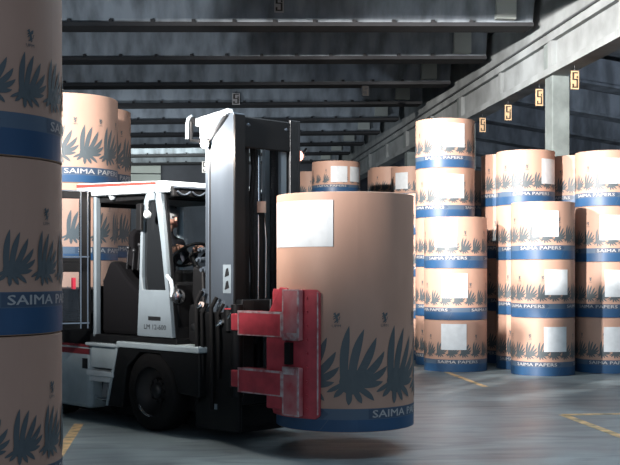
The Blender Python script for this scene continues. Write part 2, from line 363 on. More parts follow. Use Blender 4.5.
BLADES = [  # base, control, tip, width  (x right, y up; units of the wing)
    ((-.25, .00), (-.32, .90), (-.10, 1.88), .27), ((-.02, .10), (.02, .90), (.36, 1.77), .27), ((.12, .05), (.48, .68), (.76, 1.48), .27),
    ((.16, .00), (.76, .36), (1.04, 1.00), .26), ((.18, -.05), (.80, .02), (1.14, .48), .25), ((.16, -.15), (.65, -.18), (.99, -.05), .22),
    ((.12, -.22), (.45, -.40), (.68, -.70), .20), ((.02, -.25), (.18, -.55), (.28, -.78), .19), ((-.12, -.25), (-.10, -.60), (-.12, -.84), .19),
    ((-.22, -.18), (-.40, -.40), (-.58, -.58), .18), ((-.26, -.08), (-.55, -.28), (-.80, -.40), .15)]
def roll_mesh(kind, D, H):
    Rr = D/2; P = dict(
        big=dict(n=9, unit=.122*H, xs=1.12, fz=.215*H, b0=.052*H, b1=.098*H, cap=.031*H, emb=.475*H, es=.022*H, ev=1),
        small=dict(n=16, unit=.118*H, xs=1.2, fz=.375*H, b0=.155*H, b1=.245*H, cap=.055*H, emb=.69*H, es=.036*H, ev=2),
        tall=dict(n=12, unit=.165*H, xs=1.2, fz=.345*H, b0=.085*H, b1=.175*H, cap=.055*H, emb=.70*H, es=.030*H, ev=1))[kind]
    k = MB(); N = 96
    def P3(s, z, e): return (( Rr+e)*math.sin(s), -(Rr+e)*math.cos(s), z)
    def band(z0, z1, e, mi, a0=0, a1=2*PI, smooth=True):
        m = max(2, int(round((a1-a0)/(2*PI)*N)))
        vs = []
        for i in range(m+1):
            a = a0+(a1-a0)*i/m; vs += [P3(a, z0, e), P3(a, z1, e)]
        k.add(vs, [(2*i, 2*i+2, 2*i+3, 2*i+1) for i in range(m)], mi, smooth)
    band(0.004, H-.004, 0, 0)
    band(0.004, P['b0'], .0016, 1)                              # deep blue band
    band(P['b0'], P['b1'], .0016, 2)                            # slate band
    cell = 2*PI/P['n']; per = 2*PI/3
    th = (P['b1']-P['b0'])
    for j in range(3):                                          # lettering, three times round
        a0 = j*per+{'big': .31, 'tall': .2, 'small': -.12}[kind]*cell; al = R(76)
        pad = R(3.5); zc = (P['b0']+P['b1'])/2
        band(P['b0']+th*.06, P['b1']-th*.06, .0026, 3, a0-pad, a0+al+pad)
        e = .0026; tip = R(5)
        k.add([P3(a0+al+pad, P['b0']+th*.06, e), P3(a0+al+pad+tip, zc, e), P3(a0+al+pad, P['b1']-th*.06, e)], [(0, 1, 2)], 3)
        vs, fs, asp = G_NAME
        for bo in (-.0022, 0, .0022):                           # three passes thicken the strokes
            k.add([P3(a0+(x+bo)*al, zc+(y-.5+bo*6)*P['cap'], .0042+bo*.1) for x, y in vs], fs, 4)
        # thin diagonal pale score across the blue band
        aa = a0+al+pad+tip; k.add([P3(aa-.01, P['b0'], .003), P3(aa+.0, P['b0'], .003), P3(aa-R(7), .01, .003), P3(aa-R(7)-.01, .01, .003)], [(0, 1, 2, 3)], 2)
    for j in range(P['n']):                                     # printed wings
        c = j*cell-(.10*cell if kind == 'big' else 0); U = P['unit']; X = U*P['xs']/Rr
        ctr = P3(c-.02*X, P['fz']+.0*U, .0030); rim = []
        for q in range(14):
            a = 2*PI*q/14; rim.append(P3(c-.02*X+math.cos(a)*.39*X, P['fz']+(-.04+math.sin(a)*.44)*U, .0030))
        k.add([ctr]+rim, [(0, 1+q, 1+(q+1) % 14) for q in range(14)], 5)
        for bi, (b0, b1, b2, wd) in enumerate(BLADES):
            e = .0032+.00012*bi; vs = []; fs = []; S = 7
            for i in range(S+1):
                t = i/S; t = t if i < S else .985
                px = (1-t)**2*b0[0]+2*t*(1-t)*b1[0]+t*t*b2[0]; py = (1-t)**2*b0[1]+2*t*(1-t)*b1[1]+t*t*b2[1]
                dx = 2*(1-t)*(b1[0]-b0[0])+2*t*(b2[0]-b1[0]); dy = 2*(1-t)*(b1[1]-b0[1])+2*t*(b2[1]-b1[1]); l = math.hypot(dx, dy)
                hw = wd*.50*(.9+.2*t if t < .5 else max(.03, 1-((t-.5)/.5)**2.1))
                nx, ny = -dy/l*hw, dx/l*hw
                for sg in (1, -1): vs.append(P3(c+(px+sg*nx)*X, P['fz']+(py+sg*ny)*U, e))
            fs = [(2*i, 2*i+1, 2*i+3, 2*i+2) for i in range(S)]
            k.add(vs, fs, 5)
        if j % P['ev'] == 0:                                    # small beast emblem over three letters
            ec = j*cell-.42*cell if kind != 'small' else c-.9*cell; z0 = P['emb']; E_ = P['es']; Y_ = E_/Rr
            def strip(pts, ws, e=.0034):
                vs = []; n = len(pts)
                for i, (x, y) in enumerate(pts):
                    x0, y0 = pts[max(0, i-1)]; x1, y1 = pts[min(n-1, i+1)]; l = math.hypot(x1-x0, y1-y0)
                    nx, ny = -(y1-y0)/l*ws[i], (x1-x0)/l*ws[i]
                    for sg in (1, -1): vs.append(P3(ec+(x+sg*nx)*Y_, z0+(y+sg*ny)*E_, e))
                k.add(vs, [(2*i, 2*i+1, 2*i+3, 2*i+2) for i in range(n-1)], 5)
            strip([(.15, -.45), (.1, 0), (-.1, .4), (-.25, .75)], [.22, .2, .22, .16])          # trunk and neck
            strip([(-.1, .85), (-.35, .8), (-.6, .68)], [.2, .17, .04], .0036)                  # beaked head
            strip([(.05, .2), (.4, .65), (.62, .95)], [.12, .26, .05], .0038)                   # wing
            strip([(-.1, .25), (-.45, .3), (-.62, .1)], [.1, .09, .05], .0040)                  # forelegs
            strip([(0, 0), (-.4, -.08), (-.6, -.3)], [.1, .09, .05], .0042)
            strip([(.15, -.4), (-.1, -.7), (-.4, -.85)], [.16, .12, .07], .0044)                # hind legs
            strip([(.2, -.4), (.3, -.75), (.1, -.95)], [.16, .1, .07], .0046)
            strip([(.25, -.35), (.55, -.3), (.6, .1), (.75, .2)], [.06, .06, .07, .05], .0048)  # tail
            vs, fs, asp = G_EMB
            k.add([P3(ec+(x-.5)*1.7*Y_, z0-E_*1.75+y*E_*.5, .0034) for x, y in vs], fs, 5)
    return k.mesh('roll_wrap', [M['kraft'], M['blue'], M['ink_band'], M['ink_block'], M['text'], M['ink']])
_cache = {}
def disc_mesh(D):
    k = MB(); Rr = D/2
    k.lathe([(Rr, -.004), (Rr-.004, 0), (Rr-.03, -.001), (Rr-.05, -.004), (.06, -.004), (.055, -.02), (.0, -.02)], (0, 0, 0), 'z', 96); 
    return k.mesh('end_disc', M['kraft_end'])
def roll(kind, X, Y, z, D, H, label, group, labelpx=None, face=None, lab=True):
    key = (kind, round(D, 3), round(H, 3))
    if key not in _cache: _cache[key] = roll_mesh(kind, D, H)
    dk = ('disc', round(D, 3))
    if dk not in _cache: _cache[dk] = disc_mesh(D)
    e = empty('paper_roll', (X, Y, z)); tag(e, label, 'paper roll', group)
    wr = bpy.data.objects.new('wrapper', _cache[key]); C.objects.link(wr); wr.parent = e
    wr.rotation_euler = (0, 0, rnd.uniform(0, 2*PI) if face is None else face)
    for nm, zz, sx in (('top_end_disc', H, 0), ('bottom_end_disc', 0, PI)):
        d = bpy.data.objects.new(nm, _cache[dk]); C.objects.link(d); d.parent = e; d.location = (0, 0, zz); d.rotation_euler = (sx, 0, 0)
    for lbx in ([] if not labelpx else labelpx if isinstance(labelpx, list) else [labelpx]):
        x0, x1, y0, y1 = lbx; Rr = D/2; s = F/(Y-Rr*.6)
        xc = CX+X*F/Y; a = Rr*F/Y; base = math.atan2(X, Y)
        def ang(x): return math.asin(max(-.97, min(.97, (x-xc)/a)))-base
        a0, a1 = ang(x0), ang(x1); Z = Y-Rr*math.cos((a0+a1)/2); 
        z0 = CAMZ+(HOR-y1)/F*Z-z; z1 = CAMZ+(HOR-y0)/F*Z-z
        z0 = max(.02, z0); z1 = min(H-.015, z1)
        k = MB(); m = 14; vs = []
        for i in range(m+1):
            t = a0+(a1-a0)*i/m
            for rr in (Rr+.007, Rr+.0085):
                for zz in (z0, z1): vs.append((rr*math.sin(t), -rr*math.cos(t), zz))
        fs = []
        for i in range(m):
            b = 4*i; c = b+4
            fs += [(b+2, c+2, c+3, b+3), (b, b+1, c+1, c), (b+1, b+3, c+3, c+1), (b, c, c+2, b+2)]
        fs += [(0, 2, 3, 1), (4*m, 4*m+1, 4*m+3, 4*m+2)]
        k.add(vs, fs, 0, False); o = k.build('paper_label', M['label'], e); o['label'] = 'white paper label sheet'
    return e
def wx(px, Y): return (px-CX)/F*Y
def stack(kind, xc, Y, D, H, n, names, group, labels=(), skip=0, faces=None):
    """names from the top roll down; labels[i] = pixel box of the white sheet, top roll first"""
    for i in range(n):
        j = n-1-i
        if i >= n-skip: continue
        roll(kind, wx(xc, Y), Y, j*(H+.004), D, H, names[i], group, labels[i] if i < len(labels) else None,
             faces[i] if faces and i < len(faces) else None)
def rows(desc, n):
    o = {2: ['top', 'bottom'], 3: ['top', 'middle', 'bottom'], 4: ['top', 'second', 'third', 'bottom'], 5: ['top', 'second', 'third', 'fourth', 'bottom'],
         6: ['top', 'second', 'third', 'fourth', 'fifth', 'bottom']}[n]
    return [('%s roll %s' % (a, desc)) for a in o]

# roll held by the clamp truck
roll('big', .318, 10.0, .23, 1.243, 2.058, 'tall brown paper roll held off the floor by the red clamp', 'wrapped paper rolls', (278.5, 334, 201, 247), face=R(10)-math.atan2(.318, 10))
# near stack at the left edge
stack('small', -42.2, 4.435, .82, .6755, 4,
      ['dim brown roll on top of the near stack at the left edge', 'dim brown roll second from top of the near left stack', 'dim brown roll third from top of the near left stack, cut by bottom edge', 'bottom roll of the near left stack, below the picture edge'],
      'near left stack', faces=[R(77.8), R(46), R(52), R(0)])
# behind the truck
J = [(0, .870), (.874, .870), (1.748, .978), (2.730, 1.13)]
for i, (z, h) in enumerate(J):
    roll('tall', wx(65.5, 14.5), 14.5, z, 1.36, h, ['bottom roll of the stack behind the truck cab', 'second roll from the floor in the stack behind the truck cab', 'roll seen through the cab windows, under the top one behind the cab', 'brightly lit top roll of the stack rising behind the truck cab'][i], 'stacks behind the truck', face=R((0, 40, 20, 5)[i]))
for i, (z, h) in enumerate([(0, .898), (.902, .898), (1.804, .998), (2.806, 1.13)]):
    roll('tall', wx(91, 16.1), 16.1, z, 1.15, h, rows('of the narrow stack half hidden behind the tall stack left of the mast', 4)[3-i], 'stacks behind the truck', face=R((10, 50, 33, 12)[i]))
# right hand stacks
GR = 'stacks along the right side'
stack('small', 455.5, 18.03, 1.02, .825, 3, rows('of the front three-high stack just right of the held roll', 3), GR,
      [(435.6, 457, 219, 247), (442.6, 467, 273.5, 298), (441.8, 466, 324, 350)], faces=[R(-60), R(-95), R(-38)])
stack('small', 445, 19.16, 1.02, .84, 5, rows('of the tallest five-high stack, nearest the held roll', 5), GR,
      [(442.8, 463.7, 123, 147), (441.4, 463.3, 174, 198)], faces=[R(-45), R(-82)])
stack('small', 525.5, 18.33, .96, .895, 4, rows('of the four-high stack in front of the column, left of it', 4), GR, [(540.8, 553.2, 159, 184)], faces=[R(-33), R(-60), R(-72), R(-66)])
stack('small', 542.8, 17.32, .985, .892, 3, rows('of the three-high front stack below the concrete column', 3), GR,
      [(533, 557.7, 210.5, 236.7), (544.8, 566, 269.6, 295), (543.9, 565, 327, 352)], faces=[R(-52), R(-82), R(-60)])
stack('small', 607, 17.74, 1.0, .876, 4, rows('of the four-high stack cut by the right edge', 4), GR,
      [(600, 628, 158, 183.5), (600, 626, 215, 240), (605, 630, 270, 297), (604, 629, 327, 352)], faces=[R(-75), R(-30), R(-70), R(-45)])
stack('small', 509, 19.6, .98, .9125, 4, rows('of the stack peeping out left behind the column-side stack', 4), GR, faces=[R(10)])
stack('small', 457, 21.1, .96, .876, 4, rows('of the shaded stack in the gap behind the tallest stack', 4), GR, faces=[R(10)])
stack('small', 577, 18.75, 1.0, .883, 4, rows('of the shadowed stack behind, between the two right front stacks', 4), GR, faces=[R(20)])
stack('small', 429, 20.27, 1.0, .753, 4, rows('of the stack hidden behind the held roll\'s right edge', 4), GR)
# far stacks over the held roll
stack('small', 336, 22.9, 1.0, .642, 6, rows('of the far stack whose labelled top shows just above the held roll', 6), 'far stacks', [[(331, 347, 166, 182), (349.5, 358.8, 167, 182)]], faces=[R(-50)])
stack('small', 312, 26.0, 1.0, .784, 5, rows('of the dim far stack beside the red mast lamp', 5), 'far stacks')
stack('small', 391, 26.6, 1.0, .818, 5, rows('of the far plain stack left of the tallest stack, pale left side', 5), 'far stacks')
stack('small', 413, 25.2, 1.0, .793, 5, rows('of the far stack with a label, touching the tallest stack', 5), 'far stacks', [(396, 408, 172.5, 189)])
stack('small', 386, 30, 1.0, .87, 5, rows('of the farthest stack, a thin sliver above the held roll', 5), 'far stacks')

# ------------------------------------------------------------------ the clamp truck (truck axes: p forward, q to the near side, z up)
T = empty('clamp_truck', (-.53, 10.85, 0), -PI/4)
tag(T, 'white and black forklift truck with open cab door and red roll clamp', 'forklift')
def L(p, q, z): return Vector((p, -q, z))
def lb(k, p, q, z, mi=0): k.box(L(p[0], q[0], z[0]), L(p[1], q[1], z[1]), mi)
def part(name, boxes, m, parent=None, bevel=.008):
    k = MB()
    for (p, q, z) in boxes: lb(k, p, q, z)
    return k.build(name, m, parent or T, bevel)
# body
part('counterweight', [((-3.35, -1.98), (-.62, .62), (.13, .80)), ((-3.35, -2.9), (-.55, .55), (.80, 1.15))], M['grey_body'], bevel=.05)
st = part('maroon_stripe', [((-3.2, -1.985), (.615, .628), (.715, .775)), ((-3.2, -1.985), (.615, .628), (.795, .82))], M['maroon'], bevel=0)
st['label'] = 'two maroon stripes along the pale body side'
part('engine_hood', [((-3.2, -2.02), (-.5, .5), (1.15, 1.42)), ((-2.95, -2.0), (-.56, .56), (.8, 1.16))], M['black'], bevel=.04)
part('chassis', [((-2.0, -.28), (-.42, .42), (.22, .90)), ((-.3, .18), (-.40, .40), (.16, .62)), ((-1.98, .16), (-.36, .33), (.06, .6)), ((-3.2, -1.9), (-.4, .4), (.07, .2))], M['black'])  # low skirt boxes added to keep it dark under the truck
part('marker_plate', [((-2.10, -2.02), (.615, .632), (.56, .67))], M['darksteel'], bevel=0)
sp = part('step_panel', [((-1.98, -1.46), (.40, .60), (.58, .83))], M['grey_body'], bevel=.01)
sb = part('step', [((-1.98, -1.50), (.30, .66), (.50, .555)), ((-1.98, -1.55), (.34, .62), (.435, .505))], M['white'], bevel=.008)
k = MB()
for i in range(16):
    a = -1.97+i*.026
    k.prism([L(a, .46, .23), L(a+.02, .46, .23), L(a+.06, .46, .43), L(a+.04, .46, .43)], L(0, .012, 0))
k.box(L(-1.98, .42, .2), L(-1.5, .455, .44), 1)
k.build('step_grating', [M['mesh'], M['darksteel']], T)
k = MB(); k.tube([L(-1.96, .55, .27), L(-1.85, .6, .255), L(-1.7, .62, .26), L(-1.56, .6, .275)], .017, 8); k.build('step_bar', M['chrome'], T)
# fender: black wedge with a bright top rail
k = MB()
k.prism([L(-1.44, .40, .82), L(-.10, .40, .86), L(-.10, .40, .40), L(-.42, .40, .42), L(-.50, .40, .62), L(-.72, .40, .79), L(-1.05, .40, .79), L(-1.28, .40, .62), L(-1.36, .40, .2), L(-1.62, .40, .2)], L(0, .24, 0))
k.build('fender', M['black'], T, bevel=.012)
part('sill', [((-2.0, -1.40), (.50, .665), (.815, .85)), ((-1.42, -.08), (.36, .67), (.825, .885))], M['grey_body'], bevel=.012)
k = MB(); k.prism([L(-1.46, .641, .81), L(-1.42, .641, .81), L(-1.60, .641, .2), L(-1.64, .641, .2)], L(0, .008, 0)); k.build('fender_edge', M['grey_body'], T)
part('fender_far_side', [((-1.4, -.12), (-.64, -.40), (.80, .86))], M['black'])
def wheel(p, q, r, wd):
    k = MB(); h = wd/2
    k.lathe([(r*.62, -h), (r*.9, -h), (r*.985, -h*.8), (r, -h*.4), (r, h*.4), (r*.985, h*.8), (r*.9, h), (r*.62, h)], L(p, q, r), 'y', 40)
    wl = k.build('wheel', M['rubber'], T)
    k = MB(); sgn = -1 if q > 0 else 1
    k.lathe([(r*.63, -h*.95), (r*.60, -h*.3), (r*.35, -h*.25), (r*.30, 0), (r*.30, h*.0), (r*.35, h*.25), (r*.6, h*.3), (r*.63, h*.95)], L(p, q, r), 'y', 32)
    k.lathe([(r*.3, -h*.25), (0, -h*.25)], L(p, q, r), 'y', 24); k.lathe([(r*.3, h*.25), (0, h*.25)], L(p, q, r), 'y', 24)
    k.build('rim', M['rim'], wl)
    k = MB(); c = L(p, q, r)
    k.lathe([(r*.2, sgn*h*.2), (r*.19, sgn*h*.5), (r*.1, sgn*h*.62), (0, sgn*h*.62)], c, 'y', 20); k.build('hub_cap', M['darksteel'], wl)
    k = MB()
    for i in range(8):
        a = 2*PI*i/8; k.tube([c+Vector((r*.27*math.cos(a), sgn*h*.2, r*.27*math.sin(a))), c+Vector((r*.27*math.cos(a), sgn*h*.42, r*.27*math.sin(a)))], .014, 6)
    k.build('wheel_nuts', M['rim'], wl)
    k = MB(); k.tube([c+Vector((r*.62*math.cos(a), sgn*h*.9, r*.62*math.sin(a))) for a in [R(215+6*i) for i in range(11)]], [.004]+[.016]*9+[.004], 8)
    k.build('rim_glint', M['chrome'], wl)  # chrome arc standing in for light caught low on the rim
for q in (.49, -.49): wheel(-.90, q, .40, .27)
for q in (.46, -.46): wheel(-2.75, q, .34, .24)
# cab
part('cab_floor', [((-2.0, -.5), (-.60, .60), (.86, .94))], M['black'])
k = MB()
for q in (.60, -.60):
    s_ = 1 if q > 0 else -1
    k.prism([L(-1.95, q, .9), L(-1.89, q, .9), L(-1.89, q, 2.42), L(-1.95, q, 2.42)], L(0, -.07*s_, 0))
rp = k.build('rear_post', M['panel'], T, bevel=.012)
k = MB(); k.box(L(-1.98, -.53, .9), L(-1.94, .53, 1.45)); k.build('rear_wall', M['black'], T)
k = MB(); k.box(L(-1.98, -.53, 2.30), L(-1.94, .53, 2.46)); k.build('rear_header', M['black'], T)
def corner_panel(q0, q1, name, m):
    k = MB()
    out = [L(-1.12, q0, .95), L(-1.085, q0, 1.5), L(-1.06, q0, 2.12), L(-1.00, q0, 2.34), L(-.93, q0, 2.46), L(-.74, q0, 2.46), L(-.66, q0, 1.9), L(-.54, q0, .95)]
    inn = [L(-1.02, q0, 1.42), L(-1.045, q0, 1.55), L(-1.025, q0, 2.10), L(-.97, q0, 2.26), L(-.92, q0, 2.32), L(-.82, q0, 2.32), L(-.73, q0, 1.9), L(-.655, q0, 1.42)]
    k.ring(out, inn, L(0, q1-q0, 0)); return k.build(name, m, T, bevel=.008)
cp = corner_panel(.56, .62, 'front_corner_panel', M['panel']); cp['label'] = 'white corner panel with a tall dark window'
k = MB(); k.prism([L(-1.03, .58, 1.40), L(-1.03, .58, 2.12), L(-.93, .58, 2.34), L(-.81, .58, 2.34), L(-.64, .58, 1.40)], L(0, .008, 0)); k.build('quarter_glass', M['darkglass'], cp)
part('number_plate', [((-.93, -.73), (.619, .6235), (1.115, 1.155))], M['darksteel'], cp, bevel=0)
vs, fs, asp = glyphs('LM 12-600')
k = MB(); k.add([L(-1.0+x*.36, .6225, 1.025+y*.05) for x, y in vs], fs); k.build('panel_lettering', M['darksteel'], cp, fix=False)
corner_panel(-.62, -.56, 'far_corner_panel', M['black'])
# roof
k = MB(); k.prism([L(-2.2, .64, 2.415), L(-.60, .64, 2.385), L(-.60, .64, 2.475), L(-.66, .64, 2.505), L(-2.2, .64, 2.56)], L(0, -1.28, 0)); rf = k.build('cab_roof', M['white'], T, bevel=.02)
k = MB(); k.prism([L(-2.19, .637, 2.512), L(-.78, .637, 2.474), L(-.78, .637, 2.497), L(-2.19, .637, 2.546)], L(0, .008, 0)); k.build('roof_stripe', M['orange'], rf)['label'] = 'red stripe along the roof edge'
part('headliner', [((-1.9, -.95), (-.55, .55), (2.34, 2.42))], M['black'])
k = MB(); lb(k, (-.60, -.55), (-.62, .60), (2.345, 2.45))
roofg = k.build('front_grille', M['black'], T, bevel=.01)
k = MB()
for i in range(6):
    q = .48-i*.19
    pts = []
    for a in range(9):
        t = a/8; pts.append(L(-.535, q-.08+.16*t, 2.362+.035*(1-math.sin(PI*t))))
    k.tube(pts, .010, 6)
k.tube([L(-.535, .6, 2.435), L(-.535, -.6, 2.435)], .011, 6)
k.build('grille_bars', M['steel'], roofg)
k = MB(); k.lathe([(.0, 0), (.03, .0), (.042, .04), (.03, .09), (0, .10)], L(-1.62, .57, 2.36), 'z', 16); k.build('dome_lamp', M['white'], T)
# windscreen, side and rear panes
def pane(name, pts, off):
    k = MB(); k.prism(pts, off); return k.build(name, M['glass'], T)
pane('windscreen', [L(-.56, -.56, 1.0), L(-.56, .56, 1.0), L(-.70, .56, 2.38), L(-.70, -.56, 2.38)], L(-.006, 0, 0))
k = MB()
k.ring([L(-.53, -.60, .94), L(-.53, .58, .94), L(-.70, .58, 2.42), L(-.70, -.60, 2.42)], [L(-.54, -.55, 1.05), L(-.54, .55, 1.05), L(-.69, .55, 2.34), L(-.69, -.55, 2.34)], L(-.03, 0, 0))
k.build('windscreen_frame', M['black'], T)
pane('rear_window', [L(-1.96, -.53, 1.45), L(-1.96, .53, 1.45), L(-1.96, .53, 2.3), L(-1.96, -.53, 2.3)], L(.006, 0, 0))
pane('far_side_window', [L(-1.88, -.59, 1.5), L(-1.1, -.59, 1.5), L(-1.06, -.59, 2.38), L(-1.88, -.59, 2.38)], L(0, .006, 0))
k = MB(); lb(k, (-1.9, -.9), (-.62, -.58), (.9, 1.5)); lb(k, (-1.9, -.9), (-.62, -.58), (2.36, 2.46)); lb(k, (-1.42, -1.36), (-.61, -.57), (1.5, 2.4)); k.build('far_side_wall', M['black'], T)
# door swung open on the rear post
hinge = L(-1.93, .64, 0); ang = math.atan2(-.94, -.33)
dm = Matrix.Translation(hinge) @ Matrix.Rotation(ang, 4, 'Z')      # door runs along its own x
def dbox(k, x, z, y=(-.02, .02), mi=0): k.box((x[0], y[0], z[0]), (x[1], y[1], z[1]), mi, dm)
k = MB(); dbox(k, (.0, .82), (2.38, 2.46)); dbox(k, (0, .82), (1.70, 1.75)); dbox(k, (0, .82), (.98, 1.08)); dbox(k, (0, .11), (.98, 2.46)); dbox(k, (.72, .82), (.98, 2.46)); dbox(k, (.0, .82), (1.60, 1.70))
door = k.build('door', M['black'], T, bevel=.008); door['label'] = 'open black framed cab door'
k = MB()
for z in (2.455, 1.755, 1.05): dbox(k, (.02, .81), (z, z+.014), (.015, .03)); dbox(k, (.02, .81), (z, z+.014), (-.03, -.015))
for x in (.105, .03): dbox(k, (x, x+.012), (1.0, 2.46), (.015, .03)); dbox(k, (x, x+.012), (1.0, 2.46), (-.03, -.015))
k.build('door_trim', M['chrome'], door)
k = MB(); dbox(k, (.1, .73), (1.74, 2.40), (-.004, .004)); k.build('door_glass', M['glass'], door)
k = MB(); dbox(k, (.1, .73), (1.07, 1.62), (-.004, .004)); k.build('lower_door_glass', M['glass'], door)
k = MB(); dbox(k, (.17, .195), (1.42, 1.54), (.022, .05)); dbox(k, (.17, .195), (1.42, 1.54), (-.05, -.022)); k.build('door_handle', M['reddot'], door)
k = MB()
for z in (1.3, 2.15): k.tube([L(-1.945, .645, z), L(-1.945, .645, z+.12)], .018, 8)
k.build('door_hinge', M['steel'], door)
# inside the cab
k = MB(); lb(k, (-1.62, -1.10), (-.18, .36), (1.22, 1.38)); lb(k, (-1.55, -1.2), (-.1, .28), (.94, 1.22)); seat = k.build('seat', M['fabric'], T, bevel=.04)
k = MB(); pts = []
for i in range(13):
    a = PI*i/12; pts.append(L(-1.70, .10+.21*math.cos(a), 1.98+.11*math.sin(a)))
k.prism([L(-1.72, .31, 1.38)]+[L(-1.72, -p.y, p.z) for p in pts]+[L(-1.72, -.11, 1.38)], L(.10, 0, 0)); k.build('seat_back', M['fabric'], seat, bevel=.02)
k = MB()
k.prism([L(-1.88, .36, .94), L(-1.12, .36, .94), L(-1.12, .36, 1.18), L(-1.25, .36, 1.42), L(-1.45, .36, 1.55), L(-1.62, .36, 1.70), L(-1.74, .36, 1.72), L(-1.88, .36, 1.5)], L(0, .17, 0)); k.build('side_console', M['fabric'], T, bevel=.04)
k = MB()
for i, (p, q) in enumerate(((-1.45, .44), (-1.55, .44), (-1.35, .44))):
    k.tube([L(p, q, 1.62), L(p+.03, q, 1.82+.03*i)], .010, 6); k.lathe([(0, 0), (.024, .01), (.026, .035), (0, .05)], L(p+.03, q, 1.80+.03*i), 'z', 10)
k.build('control_lever', M['darksteel'], T)
k = MB(); k.prism([L(-.56, -.56, .94), L(-.56, .55, .94), L(-.56, .55, 1.50), L(-.56, -.56, 1.50)], L(-.16, 0, 0)); lb(k, (-.86, -.70), (-.2, .36), (1.42, 1.62)); k.build('dashboard', M['black'], T, bevel=.03)
k = MB(); c = L(-.93, .08, 1.78); ax = Vector((.62, 0, -.78)).normalized(); e1 = Vector((0, 1, 0)); e2 = ax.cross(e1)
k.tube([c+(e1*math.cos(2*PI*i/28)+e2*math.sin(2*PI*i/28))*.185 for i in range(29)], .016, 8, caps=False)
for i in range(3):
    a = 2*PI*i/3+.5; k.tube([c, c+(e1*math.cos(a)+e2*math.sin(a))*.18], .012, 6)
k.tube([c, c+ax*.30], .03, 8); k.build('steering_wheel', M['black'], T)
# mirror on a bent arm
k = MB(); k.tube([L(-.80, .63, 2.44), L(-.80, .70, 2.42), L(-.80, .73, 2.32), L(-.80, .73, 2.20)], .008, 8); ma = k.build('mirror_arm', M['white'], T)
k = MB()
for (r0, d) in ((1, 0),):
    k.lathe([(0, -.03), (.03, -.025), (.046, 0), (.03, .025), (0, .03)], L(-.80, .73, 2.17), 'x', 20)
k.build('mirror', M['white'], ma)
part('mirror_housing', [((-1.075, -.99), (.635, .67), (2.02, 2.29))], M['black'], ma)
# cluster of valves, hoses and lamps between cab and mast
k = MB()
lb(k, (-.52, -.30), (-.50, .44), (.9, 1.28))
k.prism([L(-.52, .10, 1.28), L(-.32, .10, 1.28), L(-.34, .10, 1.62), L(-.50, .10, 1.66)], L(0, .30, 0))
k.build('valve_block', M['black'], T, bevel=.02)
k = MB()
for (p, q, z, r) in ((-.40, .40, 1.72, .03), (-.36, .38, 1.62, .035), (-.34, .30, 1.52, .03), (-.42, .36, 1.82, .025), (-.34, .40, 1.40, .04)):
    k.tube([L(p, q-.14, z), L(p, q, z)], r, 10); k.tube([L(p, q, z), L(p, q+.03, z)], r*.6, 8)
k.build('valve_caps', M['steel'], T)
k = MB()
for j in range(4):
    q = .10+j*.08; k.tube([L(-.34, q, 1.6-.04*j), L(-.22, q, 1.72), L(-.14, q, 1.55), L(-.12, q, 1.2), L(-.20, q, .95)], .018, 8)
k.build('hose', M['rubber'], T)
for (p, q, z, rr, nm) in ((-.50, .58, 1.36, .075, 'front_lamp'), (-.30, .50, 1.06, .05, 'front_lamp')):
    k = MB(); k.lathe([(0, -.08), (rr*.7, -.07), (rr, .0), (rr, .03), (rr*.9, .035)], L(p, q, z), 'x', 20); fl = k.build(nm, M['darksteel'], T)
    k = MB(); k.lathe([(rr*.9, .03), (rr*.5, .045), (0, .05)], L(p, q, z), 'x', 20); k.build('lamp_glass', M['chrome'], fl)
k = MB(); k.tube([L(-.62, .62, 1.56), L(-.54, .64, 1.52), L(-.5, .65, 1.44), L(-.52, .64, 1.36)], .02, 10); k.build('lamp_guard', M['white'], T)
# mast
def MQ(sgn, q): return q if sgn > 0 else -q+.12      # the far side of the mast stands a little nearer the middle
def rail(sgn, name, m):
    k = MB(); q1, q0 = MQ(sgn, .50), MQ(sgn, .47)
    k.box(L(-.10, q1, .10), L(.235, q0, 3.10)); k.box(L(.205, q0, .10), L(.235, MQ(sgn, .36), 3.10)); k.box(L(-.10, q0, .10), L(-.07, MQ(sgn, .38), 3.05))
    k.box(L(-.20, MQ(sgn, .485), .55), L(-.145, MQ(sgn, .455), 2.88)); k.box(L(-.15, MQ(sgn, .48), .6), L(-.09, MQ(sgn, .46), 2.86), 1)
    return k.build(name, [m, M['darksteel']], T, bevel=.006)
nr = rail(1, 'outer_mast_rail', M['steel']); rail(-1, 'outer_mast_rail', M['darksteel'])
k = MB(); k.box(L(.236, .505, .1), L(.262, .38, 3.08)); k.build('front_flange', M['black'], nr)
k = MB(); k.box(L(.085, .5005, 1.40), L(.20, .503, 1.67)); s_ = k.build('decal', M['panel'], nr)
k = MB()
for (z0, z1) in ((1.43, 1.52), (1.55, 1.64)):
    k.prism([L(.11, .5032, z0), L(.175, .5032, z0+.02), L(.16, .5032, z1), L(.13, .5032, z1-.01)], L(0, .001, 0))
k.build('decal_mark', M['darksteel'], s_)
